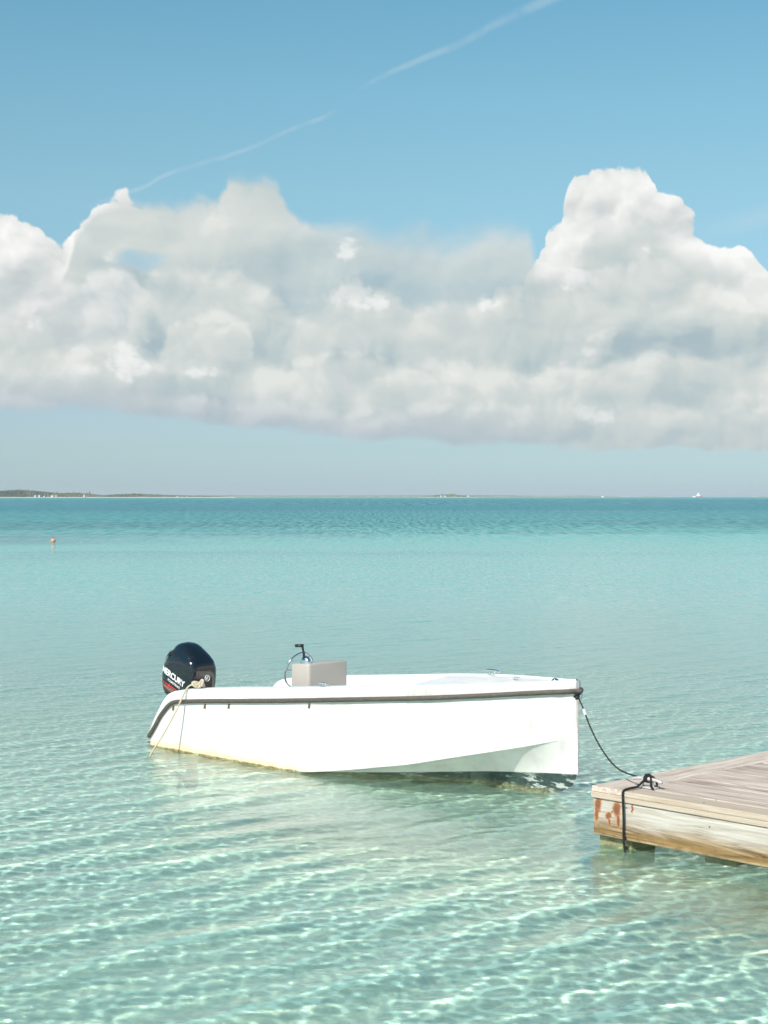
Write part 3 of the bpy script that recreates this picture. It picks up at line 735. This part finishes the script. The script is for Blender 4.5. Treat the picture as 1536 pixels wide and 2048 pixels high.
def wood_mat(name, dark, light, axis=0, stain=0.0, rust=False, shade=1.0):
    """weathered timber; grain along the given object axis"""
    m, g = material(name); tc = g.node('ShaderNodeTexCoord'); p = tc.outputs['Object']; x, y, z = g.xyz(p)
    oi = g.node('ShaderNodeObjectInfo'); rnd = V(g, oi.outputs['Random'])
    a, b, c = ((x, y, z), (y, x, z))[axis]
    q = g.vec(a*1.6+rnd*37, b*22+rnd*11, c*22)
    g1 = g.noise(q, 1.0, 6, .62, 1.2); g2 = g.noise(g.vec(a*3+rnd*9, b*75, c*75), 1.0, 4, .6); blot = g.noise(g.vec(a*1.2+rnd*5, b*4, c*4), 1.3, 4, .55)
    t = (g1*.5+g2*.25+blot*.25)
    col = g.ramp(t.lin(.34, .66), [(0, tuple(q*.5 for q in dark)), (.3, dark), (1, light)])
    col = g.mix(rnd*.5, col, tuple(.5*(d+l)*.92 for d, l in zip(dark, light)))
    crack = g2.ss(.30, .37, 1, 0)*g1.ss(.42, .54, 1, 0)
    col = g.mix(crack*.7, col, tuple(q*.3 for q in dark))
    if stain:      # algae and damp low down on the fascia
        lo = (z+(g1-.5)*.12+(blot-.5)*.12)
        col = g.mix(lo.ss(-.31, -.17, 1, 0)*.97, col, g.ramp(g1.lin(.35, .65), [(0, (.10, .055, .016)), (.5, (.22, .13, .04)), (1, (.38, .28, .14))]))
        sp = g.noise(p, 9, 6, .7)
        col = g.mix(sp.ss(.54, .62)*(z+(blot-.5)*.1).ss(-.40, -.22, 1, 0)*.7, col, (.10, .075, .03))
        col = g.mix((z+(sp-.5)*.06).ss(-.355, -.325, 1, 0)*.55, col, (.42, .36, .26))
    if rust:
        tot = None
        for cx, cz, w, h_ in [(.045, -.125, .045, .085), (.03, -.20, .028, .08), (.215, -.14, .052, .085), (.225, -.22, .022, .07), (.140, -.195, .040, .040), (.145, -.24, .014, .06), (.35, -.12, .014, .05)]:
            e = 1-(((x+(g1-.5)*.05)-cx)*(1/w)).pow(2)-(((z+(sp_:=g.noise(g.vec(x*30, y*30, z*9), 1.0, 4, .6)-.5)*.05)-cz)*(1/h_)).pow(2)
            tot = e if tot is None else tot.max(e)
        ru = tot.ss(.0, .9)
        col = g.mix(ru*.92, col, g.ramp((ru*.8+g1*.4).lin(.2, 1.1), [(0, (.55, .36, .15)), (.3, (.50, .22, .04)), (.6, (.36, .11, .010)), (1, (.10, .026, .004))]))
    h = g1*.006+g2*.002-crack*.004
    principled(g, Base_Color=col, Roughness=.85, Normal=bump(g, h, .8, 1.0))
    return m
def mats():
    M = {}
    M['hull'] = hull_mat()
    M['white'] = simple('white_gelcoat', (.80, .795, .78), .35, var=.03, scale=3)
    M['nonskid'] = simple('grey_nonskid', (.60, .60, .59), .8, var=.08, scale=6, bumpv=.3, bscale=300)
    M['console'] = simple('greige_moulding', (.37, .335, .30), .38, var=.03, scale=2)
    M['rail'] = simple('aged_rubber', (.075, .064, .052), .6, var=.4, scale=40, bumpv=.4, bscale=200)
    M['chrome'] = simple('stainless_steel', (.80, .80, .80), .12, 1.0)
    M['oldmetal'] = simple('brown_old_metal', (.16, .11, .075), .7, .2, var=.4, scale=40)
    M['blackpl'] = simple('black_plastic', (.018, .018, .018), .4)
    M['black'] = simple('matt_black', (.004, .004, .005), .6)
    m, g = material('cowling_paint'); tc = g.node('ShaderNodeTexCoord'); sc_ = g.noise(tc.outputs['Object'], 22, 6, .75)
    principled(g, Base_Color=g.mix(sc_.ss(.66, .70)*.5, (.006, .010, .014), (.10, .11, .11)), Roughness=sc_.ss(.4, .7, .10, .28), Coat_Weight=.6, Coat_Roughness=.05); M['cowl'] = m
    M['panel'] = simple('brown_reflection_panel', (.022, .013, .009), .10, coat=.6)  # brown of a reflection put into the panel's base colour
    M['red'] = simple('red_decal', (.55, .03, .025), .35); M['decal'] = simple('grey_decal', (.13, .13, .12), .35, var=.4, scale=20); M['letter'] = simple('white_decal', (.72, .72, .72), .35)
    M['ropeb'] = simple('black_rope', (.008, .007, .007), .85, var=.3, scale=200, bumpv=.5, bscale=400)
    M['ropew'] = simple('pale_rope', (.50, .43, .32), .9, var=.2, scale=80, bumpv=.6, bscale=300)
    M['tape'] = simple('white_tape', (.7, .64, .58), .8)
    M['galv'] = simple('galvanised_steel', (.52, .50, .47), .55, .4, var=.25, scale=30)
    M['deck'] = wood_mat('weathered_deck_timber', (.26, .195, .155), (.78, .665, .575), 0)
    M['deckb'] = wood_mat('weathered_border_timber', (.40, .32, .265), (.76, .66, .57), 1)
    M['fascia'] = wood_mat('stained_fascia_timber', (.33, .29, .24), (.58, .55, .50), 0, stain=1, rust=True)
    M['nose'] = wood_mat('worn_edge_timber', (.36, .27, .19), (.56, .50, .42), 0)
    M['post'] = wood_mat('mossy_post_timber', (.12, .13, .06), (.36, .33, .19), 1)
    M['buoy'] = simple('faded_orange_buoy', (.62, .26, .13), .5, var=.15, scale=10)
    return M

# ------------------------------------------------------------------ dock
DK = Vector((1.503, 11.48, .423)); DA = R(-46.5)
def build_dock(M):
    rnd = random.Random(3)
    d = root('wooden_dock', DK, DA, label='weathered wooden dock corner with rust streaked fascia at the right edge', cat='dock')
    def plank(x0, x1, y0, y1, z0, z1, mat, name='plank', j=1.0, bev=.003):
        v = []
        m = MB().box(x0, x1, y0, y1, z0, z1); o = m.build(name, mat, d, smooth=True, bevel=bev)
        o.location.z += rnd.uniform(-.0025, .0025)*j; o.rotation_euler = (rnd.uniform(-.004, .004)*j, rnd.uniform(-.0008, .0008)*j, 0)
        return o
    th = .040
    # border boards along the outer edge, planks inside
    plank(-.012, .268, -.0, 6.0, -th, 0, M['deckb'], 'border_plank', .0)
    y = -.014; w = .138; k = 0
    while y < 6.0:
        ww = w+rnd.uniform(-.002, .002)+(.05 if k == 0 else 0)
        x0 = .2745+rnd.uniform(0, .003)
        plank(x0, 7.5, y, y+ww, -th, 0, M['deck'] if k else M['nose']); y += ww+.0035+rnd.uniform(0, .0015); k += 1
    # strip below the deck edge, fascia board, back fascia
    plank(-.014, 7.5, -.010, .035, -.084, -th-.001, M['nose'], 'edge_board', 0, .005)
    f = plank(.0, 7.5, .002, .047, -.350, -.0865, M['fascia'], 'fascia_board', 0, .008)
    plank(.0, .045, .05, 6.0, -.350, -.0415, M['fascia'], 'side_board', 0, .008)
    for yy in np.arange(.6, 6, .6): plank(.05, 7.4, yy, yy+.045, -.24, -.0415, M['post'], 'joist', 0)
    # posts
    MB().box(.01, .30, .055, .34, -.56, -.352).build('post', M['post'], d, bevel=.015)
    MB().box(.52, .78, .62, .88, -.56, -.245).build('post', M['post'], d, bevel=.015)
    for xx, yy in ((3.2, .7), (6.2, .7), (3.2, 4.4), (6.2, 4.4), (.52, 4.4)):
        MB().box(xx, xx+.26, yy, yy+.26, -.56, -.245).build('post', M['post'], d, bevel=.015)
    # nail heads
    def nail(x, y, z, ax='z', r=.0055):
        Q = Matrix.Translation((x, y, z)) @ (Matrix.Rotation(R(90), 4, 'X') if ax == 'y' else Matrix.Identity(4))
        return MB().lathe([(r, -.004), (r, .0005), (r*.6, .0018)], 8, Q).build('nail', M['oldmetal'], d)
    for yy in np.arange(.10, 2.6, .29): nail(.235, yy, .0, 'z')
    for x, z in ((.045, -.12), (.17, -.165), (.30, -.12), (.05, -.28), (1.0, -.15), (1.05, -.3)): nail(x, .0015, z, 'y', .007)
    y = -.014
    for k in range(5):
        for xx in (.33, .93, 1.53): nail(xx, y+.05+.145*k, .001, 'z', .004)
    return d
def dockp(x, y, z=0): return DK + Matrix.Rotation(DA, 3, 'Z') @ Vector((x, y, z))

def build_ropes(M, cleat):
    # dock cleat: seen just behind the front edge
    cl = root('dock_cleat', dockp(.33, .20, 0), DA, label='galvanised mooring cleat on the dock corner with rust under its foot', cat='cleat')
    body = MB(); s = 1.0
    body.tube([(-.13, 0, .052), (-.07, 0, .064), (.07, 0, .064), (.13, 0, .052)], lambda t: .015*(1-.4*abs(2*t-1)), 10, n=5)
    for q in (-.035, .035): body.tube([(q*1.5, 0, .0), (q, 0, .064)], .013, 10)
    body.build('cleat_horns', M['galv'], cl); MB().box(-.085, .085, -.028, .028, .0, .012).build('cleat_foot', M['galv'], cl, bevel=.004)
    C0 = dockp(.33, .20, .06)
    # bow line
    P = [(1157, 1392), (1166, 1415), (1180, 1452), (1197, 1487), (1217, 1518), (1238, 1539), (1262, 1550)]
    ds = np.linspace(13.17, 11.50, len(P)); pts = [Vector((1.598, 13.185, .85))]+[ray(x, y, D) for (x, y), D in list(zip(P, ds))[1:]]
    wraps = []
    A = Matrix.Translation(C0) @ Matrix.Rotation(DA, 4, 'Z')
    for k in range(22):
        t = k/21; a = t*math.pi*6.2; wraps.append(A @ Vector((-.026+.045*t+.004*math.sin(a*.7), .019*math.cos(a), .004+.021*math.sin(a))))
    br = root('bow_mooring_line', pts[0], label='thin black rope sagging from the boat bow to the dock cleat', cat='rope')
    inv = Matrix.Translation(-pts[0])
    MB().tube([inv @ p for p in pts+[wraps[0]]+wraps[1:]], .0062, 8, n=5).build('rope', M['ropeb'], br)
    i = 1; q0 = pts[1]; q1 = pts[2]
    MB().tube([inv @ (q0+(q1-q0)*t) for t in (.15, .3, .45)], .0115, 8).build('tape_band', M['tape'], br)
    MB().tube([inv @ p for p in [pts[0]+Vector((-.03, 0, -.004)), pts[0]+Vector((-.012, -.012, .016)), pts[0]+Vector((.008, 0, .012)), pts[0]+Vector((.004, .01, -.016)), pts[0]+Vector((-.02, .0, -.016))]], .0095, 8, n=5).build('knot', M['ropeb'], br)
    # loose figure of rope over the cleat
    kn = MB()
    kn.tube([inv @ (A @ Vector(p)) for p in ((-.02, .0, .03), (.01, .015, .034), (.04, -.01, .012), (.06, -.035, -.035), (.085, -.045, -.048))], .0085, 8, n=6)
    kn.tube([inv @ (A @ Vector(p)) for p in ((0, .01, .025), (.03, .022, .022), (.06, .02, 0), (.08, .01, -.03))], .008, 8, n=6)
    kn.build('cleat_hitch', M['ropeb'], br)
    # second rope, over the dock edge into the water
    e = [A @ Vector((-.02, -.02, -.01)), dockp(.305, .12, .018), dockp(.295, .04, .013), dockp(.29, -.022, .0), dockp(.292, -.030, -.06), dockp(.295, -.026, -.2), dockp(.292, -.022, -.33), dockp(.30, -.02, -.40), dockp(.31, -.02, -.455)]
    o = root('dock_edge_rope', e[0], label='black rope hanging over the dock fascia into the water', cat='rope'); iv = Matrix.Translation(-e[0])
    MB().tube([iv @ p for p in e], .0082, 8, n=7).build('rope', M['ropeb'], o)
    for k, p in enumerate(e[6:8]): MB().tube([iv @ (p+Vector((.0, 0, .012))), iv @ (p+Vector((.010, 0, 0))), iv @ (p+Vector((0, 0, -.012)))], .012, 8, n=3).build('knot', M['ropeb'], o)
    # pale stern line
    u = stern_u(397, -.74)
    Q = Matrix.Translation(BT) @ Matrix.Rotation(BA, 4, 'Z'); z0 = zt(u)
    top = Q @ Vector((u, -.74, z0+.04)); edge = Q @ Vector((u-.09, -bg(u)-.004, z0+.012))
    end = Vector((-2.27, 15.42, -.02))
    sag = [top, edge] + [edge.lerp(end, t)+Vector((0, 0, -.03*math.sin(math.pi*t))) for t in (.3, .65)] + [end, end+Vector((-.15, -.2, -.35))]
    sr = root('stern_line', top, label='pale frayed rope knotted on the stern cleat and running down into the water', cat='rope'); iv = Matrix.Translation(-top)
    MB().tube([iv @ p for p in sag], .0085, 8, n=7).build('rope', M['ropew'], sr)
    kn = MB(); r_ = random.Random(5)
    path = []
    for k in range(26):
        a = k*1.05; path.append(iv @ (Q @ Vector((u-.01+.060*math.sin(a*.53+.4)+.010*math.cos(a*2), -.74+.03*math.cos(a), z0+.040+.020*math.sin(a*.9+1)))))
    kn.tube(path, .0125, 8, n=4); kn.build('knot', M['ropew'], sr)
    kk = MB().tube([iv @ (Q @ Vector(p)) for p in ((u-.0, -.74, z0+.04), (u+.035, -.73, z0+.085), (u+.065, -.74, z0+.078), (u+.06, -.75, z0+.03))], .0135, 8, n=5).build('rope_end', M['ropew'], sr)

# ------------------------------------------------------------------ far shore, ship, buoy
def build_far(M):
    rnd = random.Random(11)
    foliage, g = material('far_foliage'); tc = g.node('ShaderNodeNewGeometry'); p = tc.outputs['Position']
    n = g.noise(p, .02, 5, .7); n2 = g.noise(p, .11, 4, .6)
    principled(g, Base_Color=g.ramp((n*.5+n2*.5).lin(.40, .60), [(0, (.04, .07, .03)), (.5, (.13, .16, .06)), (1, (.30, .30, .14))]), Roughness=.9)
    sandm = simple('far_beach', (.62, .56, .44), .9, var=.1, scale=.02)
    def land(name, px0, px1, D, prof, seed):
        """low island: prof gives tree-top height (photo px above the horizon) along px"""
        r = np.random.default_rng(seed); W = []
        n = int((px1-px0)*3)+2; xs = np.linspace(px0, px1, n); v, f = [], []
        for i, px in enumerate(xs):
            hpx = np.interp(px, [q[0] for q in prof], [q[1] for q in prof])
            h = max(.4, hpx/3200*D + CAM_H*0)
            t = (px-768)/3200
            jag = h*(1+r.normal(0, .10)); jb = h*(1+r.normal(0, .06))
            depth = 260
            for dy, z in ((0, -1), (3, .5), (18, 1.2), (30, jag*.55), (48, jag*.8*(1+r.normal(0, .05))), (80, jag), (150, jb), (depth, -1)):
                dd = D+dy+r.normal(0, 3)*(dy > 10); v.append((t*dd, dd, z))
        for i in range(n-1):
            for j in range(7): a = i*8+j; f.append((a, a+8, a+9, a+1))
        o = mesh_obj(name, v, f, [foliage, sandm], None, False)
        for i, pl in enumerate(o.data.polygons):
            if i % 7 < 2: pl.material_index = 1
        return tag(o, kind='structure')
    land('near_island', -500, 470, 3900, [(-500, 8), (-300, 13), (-60, 13), (0, 13.5), (40, 15.5), (75, 13), (100, 10.5), (120, 9), (150, 9.5), (175, 8), (205, 5), (235, 6.5), (265, 8), (300, 6.5), (340, 5), (380, 4), (420, 3), (470, .5)], 1)
    land('islet', 838, 955, 5200, [(838, .3), (848, 2.5), (870, 4), (885, 5), (905, 6.5), (915, 4.2), (940, 3), (955, .5)], 2)
    land('far_island', 330, 1260, 8200, [(330, 1), (400, 3.2), (560, 2.6), (700, 2.8), (830, 3), (900, 3.2), (1000, 3.2), (1100, 1.8), (1160, 2.6), (1200, 2), (1260, .4)], 4)
    land('far_island', 1268, 1345, 9000, [(1268, .3), (1290, 1.6), (1320, 1.0), (1345, .2)], 5)
    land('far_island', 1505, 1900, 9000, [(1505, .2), (1530, 1.4), (1700, 2.5), (1900, 1.5)], 6)
    # trees that stand out above the canopy
    def tree(px, D, h, label, w=1.0):
        t = (px-768)/3200; base = Vector((t*(D+60), D+60, 0)); o = root('shore_tree', base, label=label, cat='tree', group='tall trees rising above the far shore')
        hh = h/3200*D
        MB().tube([(0, 0, 0), (0, 0, hh*.9)], .5, 5).build('trunk', M['oldmetal'], o)
        m = MB()
        for k in range(9):
            t2 = k/8; rr_ = (2.6*w)*(1-t2*.75)*rnd.uniform(.7, 1.2); c = Vector((rnd.uniform(-1, 1), rnd.uniform(-1, 1), hh*(.45+.52*t2)))
            m.lathe([(.1, -rr_*.7), (rr_, -.2*rr_), (rr_*.8, rr_*.4), (.1, rr_*.9)], 6, Matrix.Translation(c))
        m.build('crown', foliage, o, smooth=False)
    for px, h, lb in ((97, 11.5, 'slim tree on the left island, leftmost of those above the canopy'), (114, 13, 'tall slim tree standing right behind the wide white shore house'), (122, 10, 'shorter tree just right of the tall tree behind the wide white house'), (146, 12, 'tree left of the pinkish house, taller than the canopy round it'), (158, 11.5, 'tree close on the left of the pinkish house'), (173, 11, 'tree close on the right of the pinkish house'), (179, 13.5, 'tallest slim tree of the left island, right of the pinkish house'), (268, 9.5, 'tree in the middle of the low woods, left of a twin'), (282, 9, 'tree in the middle of the low woods, right of its twin'), (315, 8, 'last tree above the canopy towards the thin end of the left island')):
        tree(px, 3900, h, lb, 1)
    for px, h, lb in ((884, 7.5, 'round tree between the left and middle white houses of the small islet'), (903, 8.2, 'round tree right of the highest white house on the small islet'), (909, 8.6, 'tallest round tree of the small islet, rightmost of its trees')): tree(px, 5200, h, lb, 1.4)
    # houses
    wallm = simple('far_white_wall', (.58, .56, .51), .8); pink = simple('far_pink_wall', (.62, .42, .36), .8); roofm = simple('far_roof', (.55, .53, .50), .8)
    def house(px, D, zpx, w, h, label, wm=wallm, off=-12, deep=9):
        t = (px-768)/3200; W_ = w/3200*D*.8; H = h/3200*D*.8; base = Vector((t*(D+off), D+off, max(0, zpx/3200*D)))
        o = root('shore_house', base, label=label, cat='house')
        MB().box(-W_/2, W_/2, 0, deep, -3, H*.65).build('wall', wm, o, smooth=False)
        e = W_*.06
        MB().add([(-W_/2-e, -e, H*.652), (W_/2+e, -e, H*.652), (W_/2+e, deep+e, H*.652), (-W_/2-e, deep+e, H*.652), (-W_/2+W_*.15, deep/2, H), (W_/2-W_*.15, deep/2, H)], [(0, 1, 5, 4), (1, 2, 5), (2, 3, 4, 5), (3, 0, 4), (3, 2, 1, 0)]).build('roof', roofm, o, smooth=False)
        for q in (-.28, .05, .3): MB().box(W_*(q-.05), W_*(q+.05), -.12, .0, H*.15, H*.42).build('window', M['blackpl'], o, smooth=False)
        return o
    house(15, 3900, 4.2, 5, 3, 'small white house alone in the woods at the far left of the island', off=38)
    house(70, 3900, 1.5, 5, 4, 'white beach house nearest the water on the left island'); house(78, 3900, 2.6, 4, 3.4, 'white house just right of the beach house', off=10)
    house(88, 3900, 1.6, 3.6, 2.2, 'small low white cottage between two larger white houses')
    house(104, 3900, 2.4, 6, 2.6, 'wide white house below the first tall trees', off=6); house(112, 3900, 2.8, 2.4, 3, 'narrow white house beside the wide one', off=12)
    house(168, 3900, 2.6, 4.5, 3.6, 'pinkish house among the trees on the island', pink)
    house(355, 3900, 1.0, 5, 2, 'pale low building at the thin end of the left island'); house(374, 3900, 1.0, 3, 2, 'last tiny white hut on the thin end of the left island')
    house(882, 5200, 2.2, 3, 2, 'left white house on the small islet'); house(890, 5200, 1.4, 5, 2.4, 'middle white house on the small islet, closest to its beach')
    house(898, 5200, 3.6, 4, 2.0, 'white house highest on the small islet', off=70); house(936, 5200, 1.6, 4.2, 2.6, 'larger white house at the right end of the small islet'); house(940, 5200, .6, 3, 1.4, 'low white boathouse at the right end of the small islet', off=-30)
    # ship
    D = 5600; s = D/3200; t = (1397-768)/3200
    sh = root('ship', (t*D, D, 0), R(0), label='small ship with white superstructure and reddish hull on the horizon', cat='ship')
    hl = simple('ship_red_hull', (.30, .10, .09), .6)
    v = [(-6*s, -4, -1), (5.5*s, -4, -1), (7*s, 0, 3*s), (-6*s, -4, 1.6*s), (-6*s, 4, 1.6*s), (5.5*s, 4, -1), (-6*s, 4, -1), (4.5*s, -4, 2.2*s), (4.5*s, 4, 2.2*s)]
    MB().add(v, [(0, 1, 7, 3), (1, 2, 7), (5, 8, 2), (6, 4, 8, 5), (3, 7, 8, 4), (0, 3, 4, 6), (7, 2, 8), (1, 5, 2)]).build('hull', hl, sh, smooth=False)
    wh = simple('ship_white_paint', (.8, .8, .78), .5)
    MB().box(-4.5*s, 3*s, -3.5, 3.5, 2*s, 4.6*s).build('deckhouse', wh, sh, smooth=False); MB().box(-2.5*s, 1.2*s, -3, 3, 4.6*s, 6.8*s).build('bridge', wh, sh, smooth=False)
    MB().box(-2.2*s, -1.0*s, -2, 2, 6.8*s, 8.8*s).build('funnel', wh, sh, smooth=False); MB().box(.5*s, 1.2*s, -1, 1, 6.8*s, 9.4*s).build('mast', wh, sh, smooth=False)
    fo = MB().box(-16*s, -9*s, -3, 3, -1, 1.4*s).box(-13*s, -11*s, -2, 2, 1.4*s, 2.4*s).build('small_boat', wh, None, smooth=False)
    fo.location = (t*D, D-30, 0); tag(fo, 'tiny white boat just left of the ship on the horizon', 'boat')
    fb = MB().box(-3*s, 3*s, -3, 3, -1, 1.2*s).box(-1*s, 1.5*s, -2, 2, 1.2*s, 2.2*s).build('distant_boat', wh, None, smooth=False)
    fb.location = ((1205-768)/3200*D, D, 0); tag(fb, 'tiny white boat near the middle of the right horizon', 'boat')
    # buoy
    Db = 88.0; bu = root('buoy', ((106-768)/3200*Db, Db, .05), label='small faded orange ball buoy floating on the left', cat='buoy')
    MB().lathe([(.001, -.12)]+[(.135*math.cos(a), .135*math.sin(a)+.02) for a in np.linspace(-1.1, 1.35, 11)]+[(.03, .16), (.001, .165)], 18).build('float', M['buoy'], bu)
    MB().tube([(.04*math.cos(a), 0, .17+.03*math.sin(a)) for a in np.linspace(-.4, math.pi+.4, 9)], .010, 6).build('lifting_eye', M['blackpl'], bu)
# ------------------------------------------------------------------ build everything
build_sky()
build_seabed()
build_sea()
MATS = mats()
boat, cleat = build_boat(MATS)
engine = build_engine(MATS, boat)
build_dock(MATS)
build_ropes(MATS, cleat)
build_far(MATS)

# ------------------------------------------------------------------ sea air
HAZE = 0.8e-4
hz, g = material('haze_air')
pv = g.node('ShaderNodeVolumePrincipled'); pv.inputs['Color'].default_value = (.80, .88, .95, 1); pv.inputs['Density'].default_value = HAZE; pv.inputs['Anisotropy'].default_value = 0.0
ho = g.node('ShaderNodeOutputMaterial'); g.link(pv.outputs[0], ho.inputs['Volume'])
haze = MB().box(-12800, 12800, -12800, 12800, -8, 36).build('haze', hz, None, smooth=False); tag(haze, kind='stuff')
